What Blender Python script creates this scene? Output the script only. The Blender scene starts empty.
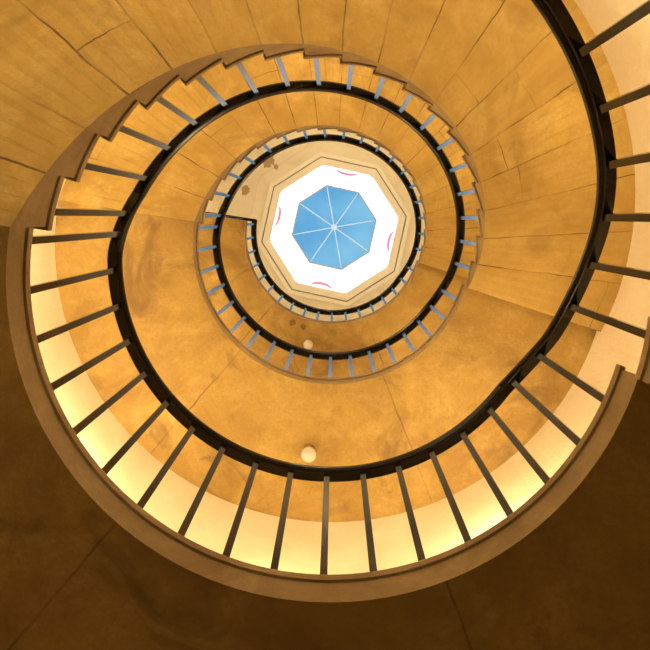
import bpy, bmesh, math
from math import sin, cos, pi, radians as rad
from mathutils import Vector

sc = bpy.context.scene
try:
    sc.view_settings.view_transform = 'Standard'
except Exception: pass

# ---------------------------------------------------------------- dimensions
H = 2.93          # storey height
RI = 1.235        # inner edge of stair
RW = 2.45         # wall radius
A0, A1 = 189.0, 378.0      # flight start / end angle
N = 18                     # treads per flight (19 risers)
RISER = H / (N+1)
STEP = (A1 - A0) / N
L_START = A1-360
T = 0.155
CAMZ = 0.54
F = 586.0
ZC = 12.2 + CAMZ           # ceiling height

# ---------------------------------------------------------------- materials
def nodes(name):
    m = bpy.data.materials.new(name); m.use_nodes = True
    nt = m.node_tree
    b = nt.nodes.get('Principled BSDF')
    return m, nt, b

def simple(name, col, rough=0.5, metal=0.0, emis=None, es=0.0, spec=None):
    m, nt, b = nodes(name)
    b.inputs['Base Color'].default_value = (*col, 1)
    b.inputs['Roughness'].default_value = rough
    b.inputs['Metallic'].default_value = metal
    if spec is not None: b.inputs['Specular IOR Level'].default_value = spec
    if emis:
        b.inputs['Emission Color'].default_value = (*emis, 1)
        b.inputs['Emission Strength'].default_value = es
    return m

def M(nt, op, a, b=None, c=None):
    n = nt.nodes.new('ShaderNodeMath'); n.operation = op
    for i, v in enumerate((a, b, c)):
        if v is None: continue
        if isinstance(v, (int, float)): n.inputs[i].default_value = v
        else: nt.links.new(v, n.inputs[i])
    return n.outputs[0]

def mixc(nt, fac, a, b, mode='MIX'):
    n = nt.nodes.new('ShaderNodeMix'); n.data_type = 'RGBA'; n.blend_type = mode
    if isinstance(fac, (int, float)): n.inputs[0].default_value = fac
    else: nt.links.new(fac, n.inputs[0])
    for idx, v in ((6, a), (7, b)):
        if isinstance(v, tuple): n.inputs[idx].default_value = (*v, 1)
        else: nt.links.new(v, n.inputs[idx])
    return n.outputs[2]

def noise(nt, vec, scale, detail=6, rough=0.6, lo=0.4, hi=0.65, dist=0.0):
    n = nt.nodes.new('ShaderNodeTexNoise')
    n.inputs['Scale'].default_value = scale
    n.inputs['Detail'].default_value = detail
    n.inputs['Roughness'].default_value = rough
    n.inputs['Distortion'].default_value = dist
    nt.links.new(vec, n.inputs['Vector'])
    r = nt.nodes.new('ShaderNodeMapRange')
    r.inputs[1].default_value = lo; r.inputs[2].default_value = hi
    nt.links.new(n.outputs[0], r.inputs[0])
    return r.outputs[0], n.outputs[0]

def plaster(name, base, dark, light, period=None, offset=0.0, jw=0.006, jd=0.55, rough=0.75, angles=None,
            stain=(0.12,0.06,0.02), stain_amt=0.7, spots=None, arcs=None):
    m, nt, b = nodes(name)
    tc = nt.nodes.new('ShaderNodeTexCoord')
    vec = tc.outputs['Object']
    f1, _ = noise(nt, vec, 1.1, 6, 0.65, 0.38, 0.64, 0.6)
    f2, _ = noise(nt, vec, 3.5, 8, 0.7, 0.48, 0.70, 0.4)
    f3, _ = noise(nt, vec, 1.7, 9, 0.62, 0.56, 0.68, 1.2)
    f5, _ = noise(nt, vec, 11, 8, 0.7, 0.52, 0.72, 0.8)
    f4, raw = noise(nt, vec, 45, 8, 0.75, 0.38, 0.66)
    c = mixc(nt, f1, base, dark)
    c = mixc(nt, M(nt, 'MULTIPLY', f2, 0.5), c, light)
    c = mixc(nt, M(nt, 'MULTIPLY', f5, 0.40), c, dark)
    c = mixc(nt, M(nt, 'MULTIPLY', f3, stain_amt), c, stain)
    c = mixc(nt, M(nt, 'MULTIPLY', f4, 0.42), c, dark)
    for (sx,sy,sz,sr) in (spots or []):
        vd = nt.nodes.new('ShaderNodeVectorMath'); vd.operation='DISTANCE'
        nt.links.new(vec, vd.inputs[0]); vd.inputs[1].default_value=(sx,sy,sz)
        _, sn = noise(nt, vec, 9, 4, 0.6, 0, 1)
        dd = M(nt,'ADD', vd.outputs['Value'], M(nt,'MULTIPLY', M(nt,'SUBTRACT', sn, 0.5), sr*2.2))
        c = mixc(nt, M(nt,'MULTIPLY', M(nt,'LESS_THAN', dd, sr), 0.75), c, stain)
    if period or angles:
        sep = nt.nodes.new('ShaderNodeSeparateXYZ'); nt.links.new(vec, sep.inputs[0])
        ang = M(nt, 'ARCTAN2', sep.outputs[1], sep.outputs[0])
        r = M(nt, 'SQRT', M(nt, 'ADD', M(nt, 'MULTIPLY', sep.outputs[0], sep.outputs[0]), M(nt, 'MULTIPLY', sep.outputs[1], sep.outputs[1])))
        w, wr = noise(nt, vec, 4.0, 3, 0.5, 0, 1)
        ang = M(nt, 'ADD', ang, M(nt, 'MULTIPLY', M(nt, 'SUBTRACT', wr, 0.5), 0.02))
        line = None
        if period:
            q = M(nt, 'DIVIDE', M(nt, 'SUBTRACT', ang, rad(offset) - 20*rad(period)), rad(period))
            fr = M(nt, 'FRACT', q)
            cell = M(nt, 'FLOOR', q)
            d = M(nt, 'MULTIPLY', M(nt, 'MULTIPLY', M(nt, 'MINIMUM', fr, M(nt, 'SUBTRACT', 1.0, fr)), rad(period)), r)
            line = M(nt, 'LESS_THAN', d, jw)
            wn = nt.nodes.new('ShaderNodeTexWhiteNoise'); wn.noise_dimensions = '1D'
            nt.links.new(cell, wn.inputs['W'])
            c = mixc(nt, M(nt, 'MULTIPLY', wn.outputs[0], 0.6), c, dark, 'MIX')
            wn2 = nt.nodes.new('ShaderNodeTexWhiteNoise'); wn2.noise_dimensions = '1D'
            nt.links.new(M(nt,'ADD',cell,7.3), wn2.inputs['W'])
            rj = M(nt,'ADD', M(nt,'MULTIPLY', wn2.outputs[0], 1.6), 1.45)
            dr = M(nt,'ABSOLUTE', M(nt,'SUBTRACT', M(nt,'ADD', r, M(nt,'MULTIPLY', M(nt,'SUBTRACT', wr, 0.5), 0.05)), rj))
            line = M(nt,'MAXIMUM', line, M(nt,'LESS_THAN', dr, jw*0.8))
        for a in (angles or []):
            aa = a if a <= 180 else a - 360
            d = M(nt, 'MULTIPLY', M(nt, 'ABSOLUTE', M(nt, 'SUBTRACT', ang, rad(aa))), r)
            l = M(nt, 'LESS_THAN', d, jw)
            line = l if line is None else M(nt, 'MAXIMUM', line, l)
        br, _ = noise(nt, vec, 2.2, 4, 0.6, 0.42, 0.62)
        amt = M(nt, 'MULTIPLY', line, M(nt, 'ADD', M(nt, 'MULTIPLY', br, jd), 0.2))
        c = mixc(nt, amt, c, (0.09, 0.045, 0.015))
    nt.links.new(c, b.inputs['Base Color'])
    b.inputs['Roughness'].default_value = rough
    bp = nt.nodes.new('ShaderNodeBump'); bp.inputs['Strength'].default_value = 0.4; bp.inputs['Distance'].default_value = 0.02
    nt.links.new(raw, bp.inputs['Height']); nt.links.new(bp.outputs[0], b.inputs['Normal'])
    return m

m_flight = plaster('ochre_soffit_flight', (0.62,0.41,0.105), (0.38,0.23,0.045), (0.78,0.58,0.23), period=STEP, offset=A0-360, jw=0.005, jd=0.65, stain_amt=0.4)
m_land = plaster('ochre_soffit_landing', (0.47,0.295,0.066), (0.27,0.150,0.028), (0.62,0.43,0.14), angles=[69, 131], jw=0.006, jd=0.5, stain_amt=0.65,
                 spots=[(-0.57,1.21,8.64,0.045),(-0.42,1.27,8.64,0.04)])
m_kerb = plaster('stone_kerb', (0.40,0.285,0.135), (0.25,0.16,0.068), (0.54,0.41,0.22), stain_amt=0.4)
m_tread = plaster('stone_tread', (0.45,0.36,0.24), (0.30,0.22,0.14), (0.6,0.5,0.36), stain_amt=0.3)
m_wall = plaster('cream_wall_paint', (0.88,0.77,0.58), (0.80,0.66,0.43), (0.92,0.85,0.71), stain_amt=0.10, stain=(0.4,0.22,0.08))
m_ceil = plaster('cream_ceiling_paint', (0.84,0.80,0.70), (0.77,0.72,0.60), (0.88,0.85,0.78), stain_amt=0.12, stain=(0.28,0.15,0.04),
                 spots=[(-1.37,-1.44,ZC,0.13),(-1.85,-0.81,ZC,0.09),(-1.22,-1.30,ZC,0.06)])
m_floor = plaster('stone_floor', (0.17,0.125,0.085), (0.11,0.08,0.05), (0.23,0.18,0.13), stain_amt=0.3)
m_iron = simple('painted_iron', (0.006,0.006,0.008), 0.15, 0.0, spec=0.55)
m_rail = simple('dark_timber_rail', (0.014,0.007,0.004), 0.25)
m_white = simple('white_painted_timber', (0.86,0.84,0.79), 0.5)
m_grey = simple('grey_moulding', (0.32,0.31,0.29), 0.6)  # grey line in the moulded frame, also the curb frame
m_drum_glow = simple('glowing_drum_wall', (0.8,0.83,0.86), 0.4, emis=(0.86,0.93,1.0), es=0.8)  # white drum walls under the sky, their daylight put in as emission
m_pink = simple('glowing_red_lunette', (0.55,0.12,0.15), 0.4, emis=(0.70,0.24,0.28), es=0.4)  # pink lunettes on the drum, glow put into the material
m_globe = simple('opal_globe_glass', (0.66,0.59,0.50), 0.25)
m_brass = simple('aged_brass', (0.35,0.22,0.08), 0.4, 1.0)
m_shade = simple('unseen_sconce_shade', (0.95,0.85,0.65), 0.3, emis=(1.0,0.75,0.42), es=2.5)
m_glass = bpy.data.materials.new('roof_glass'); m_glass.use_nodes = True
nt = m_glass.node_tree; nt.nodes.clear()
o = nt.nodes.new('ShaderNodeOutputMaterial'); tr = nt.nodes.new('ShaderNodeBsdfTransparent'); gl = nt.nodes.new('ShaderNodeBsdfGlossy')
gl.inputs['Roughness'].default_value = 0.45
tr.inputs[0].default_value = (0.88,0.97,1.0,1)
mx = nt.nodes.new('ShaderNodeMixShader'); mx.inputs[0].default_value = 0.05
nt.links.new(tr.outputs[0], mx.inputs[1]); nt.links.new(gl.outputs[0], mx.inputs[2]); nt.links.new(mx.outputs[0], o.inputs[0])

# ---------------------------------------------------------------- helpers
def P(a, r, z): return (r*cos(rad(a)), r*sin(rad(a)), z)

def make(name, verts, faces, mats, fm=None, parent=None, smooth=False):
    me = bpy.data.meshes.new(name)
    me.from_pydata([tuple(v) for v in verts], [], faces)
    for m in (mats if isinstance(mats, list) else [mats]): me.materials.append(m)
    if fm:
        for p, i in zip(me.polygons, fm): p.material_index = i
    bm = bmesh.new(); bm.from_mesh(me)
    bmesh.ops.recalc_face_normals(bm, faces=bm.faces[:])
    bm.to_mesh(me); bm.free()
    if smooth:
        for p in me.polygons: p.use_smooth = True
    ob = bpy.data.objects.new(name, me)
    sc.collection.objects.link(ob)
    if parent: ob.parent = parent
    return ob

def empty(name):
    e = bpy.data.objects.new(name, None); sc.collection.objects.link(e); return e

class MB:
    def __init__(s): s.v=[]; s.f=[]; s.m=[]
    def add(s, vs, fs, mi=0):
        o=len(s.v); s.v+=list(vs)
        for f in fs: s.f.append(tuple(i+o for i in f)); s.m.append(mi)
    def sector(s, a0,a1,r0,r1,zb0,zb1,zt0,zt1,seg,mt=0,mb=0,mi=0,mo=0,me_=0):
        vs=[]
        for i in range(seg+1):
            t=i/seg; a=a0+(a1-a0)*t; zb=zb0+(zb1-zb0)*t; zt=zt0+(zt1-zt0)*t
            vs += [P(a,r0,zb),P(a,r1,zb),P(a,r1,zt),P(a,r0,zt)]
        o=len(s.v); s.v+=vs
        for i in range(seg):
            k=o+i*4; n=k+4
            for q,mm in (((k,k+1,n+1,n),mb),((k+1,k+2,n+2,n+1),mo),((k+2,k+3,n+3,n+2),mt),((k+3,k,n,n+3),mi)):
                s.f.append(q); s.m.append(mm)
        s.f.append((o,o+1,o+2,o+3)); s.m.append(me_)
        k=o+seg*4; s.f.append((k,k+1,k+2,k+3)); s.m.append(me_)

stair = empty('spiral_staircase')
for fl in range(3):
    L = fl*H
    b = MB()
    for i in range(N):
        a=A0+i*STEP; a2=a+STEP
        g=(H-0.075)/N
        s0=max(L+i*g-T, 0.0 if fl==0 else -9); s1=max(L+(i+1)*g-T, 0.0 if fl==0 else -9)
        if fl==0 and i==0: s0,s1=0.0,0.01
        zt=L+(i+1)*RISER
        b.sector(a,a2,RI,RW,s0,s1,zt-0.035,zt-0.035,4,mt=2,mb=0,mi=1,mo=1,me_=1)
        b.sector(a-0.7,a2,RI-0.012,RW,zt-0.035,zt-0.035,zt,zt,4,mt=2,mb=1,mi=1,mo=1,me_=1)
    make('flight_%d'%(fl+1), b.v, b.f, [m_flight,m_kerb,m_tread], b.m, stair)
for lv in range(1,4):
    z=lv*H; b=MB()
    b.sector(L_START,A0,RI,RW,z-T,z-T,z,z,80,mt=2,mb=0,mi=1,mo=1,me_=1)
    b.sector(L_START-0.7,A0,RI-0.012,RI+0.01,z-0.035,z-0.035,z,z,80,mt=2,mb=1,mi=1,mo=1,me_=1)
    make('landing_%d'%lv, b.v, b.f, [m_land,m_kerb,m_tread], b.m, stair)

# ---------------------------------------------------------------- railing
rail = empty('iron_stair_railing')
RR = 1.268; RH=1.0
AR = A1+STEP
def nosez(A):
    k = math.floor((A-A0)/360.0); d=A-A0-360*k
    t = d/(AR-A0)
    z = k*H + (H*t + 0.13-0.24*t if t<1 else H)
    if k==0:
        z -= 0.14*min(max((366-A)/22.0,0),1)*min(max((A-A0)/25.0,0),1)
    return z
def railz(A):
    s=0; n=0
    for j in range(-8,9):
        AA=max(A+j*1.0, A0); s+=nosez(AA) if AA<AEND else 3*H; n+=1
    return s/n + RH + 0.02
AEND = A0+360*3-0.01
def sweep(b, prof, a_from, a_to, step, mi=0):
    n=int((a_to-a_from)/step); np_=len(prof); o=len(b.v)
    for i in range(n+1):
        A=a_from+(a_to-a_from)*i/n; z=railz(A)
        for (dr,dz) in prof: b.v.append(P(A,RR+dr,z+dz))
    for i in range(n):
        for j in range(np_):
            k=o+i*np_+j; k2=o+i*np_+(j+1)%np_
            b.f.append((k,k2,k2+np_,k+np_)); b.m.append(mi)
    b.f.append(tuple(range(o,o+np_))); b.m.append(mi)
    b.f.append(tuple(range(o+n*np_,o+(n+1)*np_))); b.m.append(mi)
b=MB()
prof=[(0.045*cos(t), 0.018+0.027*sin(t)) for t in [2*pi*k/14 for k in range(14)]]
sweep(b, prof, A0, AEND, 2.0, 0)
sweep(b, [(-0.024,-0.026),(0.024,-0.026),(0.024,-0.004),(-0.024,-0.004)], A0, AEND, 2.0, 1)
zr=3*H+RH+0.02
e0=P(A0-0.3,RR-0.03,0); e1=P(A0-0.3,RW,0)
def boxbar(b,p,q,w,h0,h1,mi):
    p=Vector(p); q=Vector(q); d=(q-p); side=Vector((-d.y,d.x,0)).normalized()*w/2
    vs=[p-side+Vector((0,0,h0)),p+side+Vector((0,0,h0)),q+side+Vector((0,0,h0)),q-side+Vector((0,0,h0)),
        p-side+Vector((0,0,h1)),p+side+Vector((0,0,h1)),q+side+Vector((0,0,h1)),q-side+Vector((0,0,h1))]
    b.add([tuple(v) for v in vs],[(0,1,2,3),(4,5,6,7),(0,1,5,4),(1,2,6,5),(2,3,7,6),(3,0,4,7)],mi)
boxbar(b,e0,e1,0.045,zr-0.02,zr+0.04,0)
make('handrail', b.v, b.f, [m_rail,m_iron], b.m, rail, smooth=False)

b=MB()
def bar(A,z0,z1,r=RR,wr=0.012,wt=0.032):
    ca,sa=cos(rad(A)),sin(rad(A))
    c=Vector((ca,sa,0))*r; u=Vector((ca,sa,0))*wr/2; t=Vector((-sa,ca,0))*wt/2
    q=[c-u-t,c+u-t,c+u+t,c-u+t]
    vs=[(v.x,v.y,z0) for v in q]+[(v.x,v.y,z1) for v in q]
    b.add(vs,[(0,1,2,3),(4,5,6,7),(0,1,5,4),(1,2,6,5),(2,3,7,6),(3,0,4,7)])
    q=[c-u*1.4-t*1.3,c+u*1.4-t*1.3,c+u*1.4+t*1.3,c-u*1.4+t*1.3]
    vs=[(v.x,v.y,z0) for v in q]+[(v.x,v.y,z0+0.02) for v in q]
    b.add(vs,[(0,1,2,3),(4,5,6,7),(0,1,5,4),(1,2,6,5),(2,3,7,6),(3,0,4,7)])
for k in range(3):
    for i in range(N):
        A=A0+360*k+(i+0.5)*STEP-2.4
        bar(A,k*H+(i+1)*RISER,railz(A)-0.005,wr=0.032,wt=0.032)
    nl=18; sp=(A0+360-A1)/nl
    for i in range(nl):
        A=A1+360*k+(i+0.5)*sp+2.0
        bar(A,(k+1)*H,railz(A)-0.005,wr=0.032,wt=0.032)
for i in range(1,8):
    rr=RR+i*0.15
    bar(A0-0.3,3*H,zr,r=rr,wr=0.026,wt=0.026)
make('balusters', b.v, b.f, m_iron, None, rail)

# ---------------------------------------------------------------- shell
def tube(name, r0, r1, z0, z1, mat, seg=128):
    b=MB()
    for i in range(seg):
        a=360*i/seg
        b.v += [P(a,r0,z0),P(a,r1,z0),P(a,r1,z1),P(a,r0,z1)]
    for i in range(seg):
        k=i*4; n=((i+1)%seg)*4
        b.f += [(k,k+1,n+1,n),(k+1,k+2,n+2,n+1),(k+2,k+3,n+3,n+2),(k+3,k,n,n+3)]
    return make(name,b.v,b.f,mat)
w = tube('wall_round', RW, RW+0.3, 0, ZC+0.1, m_wall)
vs=[P(360*i/96,RW+0.3,0) for i in range(96)]+[P(360*i/96,RW+0.3,-0.15) for i in range(96)]
fs=[tuple(range(96)),tuple(range(96,192))]+[(i,(i+1)%96,96+(i+1)%96,96+i) for i in range(96)]
make('floor',vs,fs,m_floor)

OFF=-10.0
def octp(ap,z,k,off=OFF):
    return P(off+45*k, ap/cos(rad(22.5)), z)
def octpt(ap,ang):
    d=(ang-OFF)%45
    return ap/cos(rad(d-22.5))
AP=1.26
b=MB(); seg=144
for i in range(seg):
    a=OFF+360*i/seg
    r=octpt(AP+0.12,a)
    b.v += [P(a,r,ZC),P(a,RW,ZC),P(a,RW,ZC+0.15),P(a,r,ZC+0.15)]
for i in range(seg):
    k=i*4; n=((i+1)%seg)*4
    b.f += [(k,k+1,n+1,n),(k+1,k+2,n+2,n+1),(k+2,k+3,n+3,n+2),(k+3,k,n,n+3)]
make('ceiling',b.v,b.f,m_ceil)
def octring(b, prof, mi=0):
    n=len(prof); o=len(b.v)
    for k in range(8):
        for (ap,z) in prof: b.v.append(octp(ap,z,k))
    for k in range(8):
        for j in range(n):
            p=o+k*n+j; p2=o+k*n+(j+1)%n; q=o+((k+1)%8)*n+j; q2=o+((k+1)%8)*n+(j+1)%n
            b.f.append((p,p2,q2,q)); b.m.append(mi)
b=MB()
for k in range(8):
    boxbar(b, octp(AP+0.22,0,k), P(OFF+45*k,RW,0), 0.035, ZC-0.02, ZC+0.005, 0)
octring(b,[(1.80,ZC-0.03),(1.80,ZC+0.01),(1.75,ZC+0.01),(1.75,ZC-0.03)],0)
make('trim_1', b.v,b.f,m_ceil)

sky = empty('octagonal_skylight')
b=MB()
octring(b,[(AP+0.24,ZC-0.06),(AP+0.24,ZC+0.03),(AP+0.16,ZC+0.03),(AP+0.16,ZC-0.06)],0)
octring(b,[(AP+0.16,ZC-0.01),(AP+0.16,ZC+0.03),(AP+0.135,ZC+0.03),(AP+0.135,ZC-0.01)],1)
octring(b,[(AP+0.135,ZC-0.05),(AP+0.135,ZC+0.06),(AP+0.0,ZC+0.06),(AP+0.0,ZC-0.02)],0)
make('moulded_frame',b.v,b.f,[m_white,m_grey],b.m,sky)
ZT=ZC+2.1; AT=0.97
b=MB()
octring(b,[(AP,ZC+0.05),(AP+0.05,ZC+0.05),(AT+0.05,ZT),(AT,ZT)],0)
make('glowing_lantern_drum',b.v,b.f,m_drum_glow,None,sky)  # drum walls, self-lit to stand in for skylight on white
def beam(b,p,q,w,mi=0,up=None):
    p=Vector(p); q=Vector(q); d=(q-p).normalized()
    s=d.cross(Vector((0,0,1)))
    if s.length<1e-3: s=Vector((1,0,0))
    s=s.normalized()*w/2; u=s.cross(d).normalized()*w/2
    vs=[p-s-u,p+s-u,p+s+u,p-s+u,q-s-u,q+s-u,q+s+u,q-s+u]
    b.add([tuple(v) for v in vs],[(0,1,2,3),(4,5,6,7),(0,1,5,4),(1,2,6,5),(2,3,7,6),(3,0,4,7)],mi)
b=MB()
for k in range(8):
    beam(b,octp(AP-0.005,ZC+0.05,k),octp(AT-0.005,ZT,k),0.03)
make('lantern_mullions',b.v,b.f,m_white,None,sky)
b=MB()
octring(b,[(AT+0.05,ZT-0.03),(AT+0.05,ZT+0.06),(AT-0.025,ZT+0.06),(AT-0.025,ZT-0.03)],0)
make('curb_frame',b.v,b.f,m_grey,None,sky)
b=MB()
for k in (0,2,4,6):
    c0=Vector(octp(AP-0.015,ZC+0.06,k)); c1=Vector(octp(AP-0.015,ZC+0.06,k+1))
    t0=Vector(octp(AT-0.015,ZT,k)); t1=Vector(octp(AT-0.015,ZT,k+1))
    ue=(c1-c0); upv=((t0+t1)/2-(c0+c1)/2)
    def pt(x,y): return tuple((c0+c1)/2+ue*x+upv*y)
    n=14; vs=[]
    for i in range(n+1):
        t=pi*i/n
        vs.append(pt(0.22*cos(t),0.01+0.20*sin(t))); vs.append(pt(0.20*cos(t),0.01+0.09*sin(t)))
    b.add(vs,[(2*i,2*i+1,2*i+3,2*i+2) for i in range(n)])
make('glowing_red_arches',b.v,b.f,m_pink,None,sky)
ZA=ZT+0.28
b=MB(); b.v=[octp(AT,ZT+0.05,k) for k in range(8)]+[(0,0,ZA)]
b.f=[(k,(k+1)%8,8) for k in range(8)]
make('roof_glass_panes',b.v,b.f,m_glass,None,sky)
b=MB()
for k in range(8):
    beam(b,octp(AT,ZT+0.03,k),(0,0,ZA-0.02),0.026)
n=16
b.add([P(360*i/n,0.075,ZA-0.06) for i in range(n)]+[P(360*i/n,0.075,ZA+0.03) for i in range(n)],
      [tuple(range(n)),tuple(range(n,2*n))]+[(i,(i+1)%n,n+(i+1)%n,n+i) for i in range(n)])
make('glazing_bars',b.v,b.f,simple('pale_bars',(0.50,0.58,0.62),0.5),None,sky)

# ---------------------------------------------------------------- lamps
def lathe(b, cx,cy,prof,seg=24,mi=0):
    o=len(b.v); n=len(prof)
    for i in range(seg):
        a=2*pi*i/seg
        for r,z in prof: b.v.append((cx+r*cos(a),cy+r*sin(a),z))
    for i in range(seg):
        for j in range(n-1):
            p=o+i*n+j; q=o+((i+1)%seg)*n+j
            b.f.append((p,p+1,q+1,q)); b.m.append(mi)
def ceiling_lamp(ang,r,z):
    x,y,_=P(ang,r,0); b=MB()
    lathe(b,x,y,[(0.0,z),(0.055,z),(0.055,z-0.02),(0.035,z-0.035),(0.0,z-0.035)],mi=1)
    lathe(b,x,y,[(0.065*sin(pi*j/12),z-0.09+0.065*cos(pi*j/12)) for j in range(13)],mi=0)
    make('ceiling_lamp',b.v,b.f,[m_globe,m_brass],b.m,smooth=True)
ceiling_lamp(96.5,1.83,2*H-T)
ceiling_lamp(103.0,1.54,3*H-T)

def unseen_sconce(ang,z,power,col=(1.0,0.79,0.46)):  # unseen wall lamp, body built around a hidden point light
    x,y,_=P(ang,RW-0.12,0); b=MB()
    lathe(b,x,y,[(0.0,z-0.10),(0.03,z-0.095),(0.07,z-0.05),(0.09,z),(0.082,z),(0.06,z-0.045),(0.0,z-0.085)],mi=0)
    lathe(b,x,y,[(0.0,z-0.14),(0.012,z-0.13),(0.018,z-0.10),(0.0,z-0.095)],mi=1)
    p=Vector(P(ang,RW-0.12,z-0.11)); q=Vector(P(ang,RW-0.005,z-0.11))
    beam(b,p,q,0.018,1)
    ca,sa=cos(rad(ang)),sin(rad(ang)); t=Vector((-sa,ca,0))*0.035; n_=Vector((ca,sa,0))
    c=Vector(P(ang,RW-0.012,z-0.11))
    vs=[c-t-Vector((0,0,0.06)),c+t-Vector((0,0,0.06)),c+t+Vector((0,0,0.06)),c-t+Vector((0,0,0.06))]
    vs=vs+[v+n_*0.012 for v in vs]
    b.add([tuple(v) for v in vs],[(0,1,2,3),(4,5,6,7),(0,1,5,4),(1,2,6,5),(2,3,7,6),(3,0,4,7)],1)
    o_=make('unseen_wall_sconce',b.v,b.f,[m_shade,m_brass],b.m,smooth=False)
    ld=bpy.data.lights.new('unseen_sconce_bulb','POINT'); ld.energy=power; ld.color=col; ld.shadow_soft_size=0.05
    lo=bpy.data.objects.new('unseen_sconce_bulb',ld); lo.location=P(ang,RW-0.14,z+0.03); sc.collection.objects.link(lo); lo.parent=o_
for k in range(3):
    s=(1.1,1.1,0.95)[k]
    for ang,pw in ((225,32),(275,38),(330,38)):  # unseen lamps added to light the flight soffits
        z=k*H+(ang-A0)/(A1-A0)*H+1.3
        unseen_sconce(ang,z,pw*s)
    if k<2:
        for ang,pw in ((58,(64,38)[k]),(142,(60,38)[k]),(180,(30,12)[k]),(100,(12,0)[k])):  # lamps at bright wall patches, repeated above; last one added for contrast
            if pw: unseen_sconce(ang,(k+1)*H+1.66,pw)
for ang in (40,150,270): unseen_sconce(ang,3*H+1.7+(0.3 if ang==270 else 0),30)  # unseen lamps added to light the top storey

# ---------------------------------------------------------------- world
w=bpy.data.worlds.new('sky'); sc.world=w; w.use_nodes=True
nt=w.node_tree; bg=nt.nodes['Background']
tc=nt.nodes.new('ShaderNodeTexCoord')
f,_=noise(nt,tc.outputs['Generated'],9,4,0.5,0.4,0.7)
c=mixc(nt,f,(0.10,0.40,0.72),(0.24,0.58,0.82))
nt.links.new(c,bg.inputs[0]); bg.inputs[1].default_value=1.0

# ---------------------------------------------------------------- camera
cd=bpy.data.cameras.new('camera'); cam=bpy.data.objects.new('camera',cd); sc.collection.objects.link(cam)
cam.location=(0.02,-0.231,CAMZ); cam.rotation_euler=(pi,0,0)
cd.sensor_width=36; cd.lens=36*F/650; cd.shift_x=-10/650; cd.shift_y=-107/650
cd.clip_start=0.02
sc.camera=cam
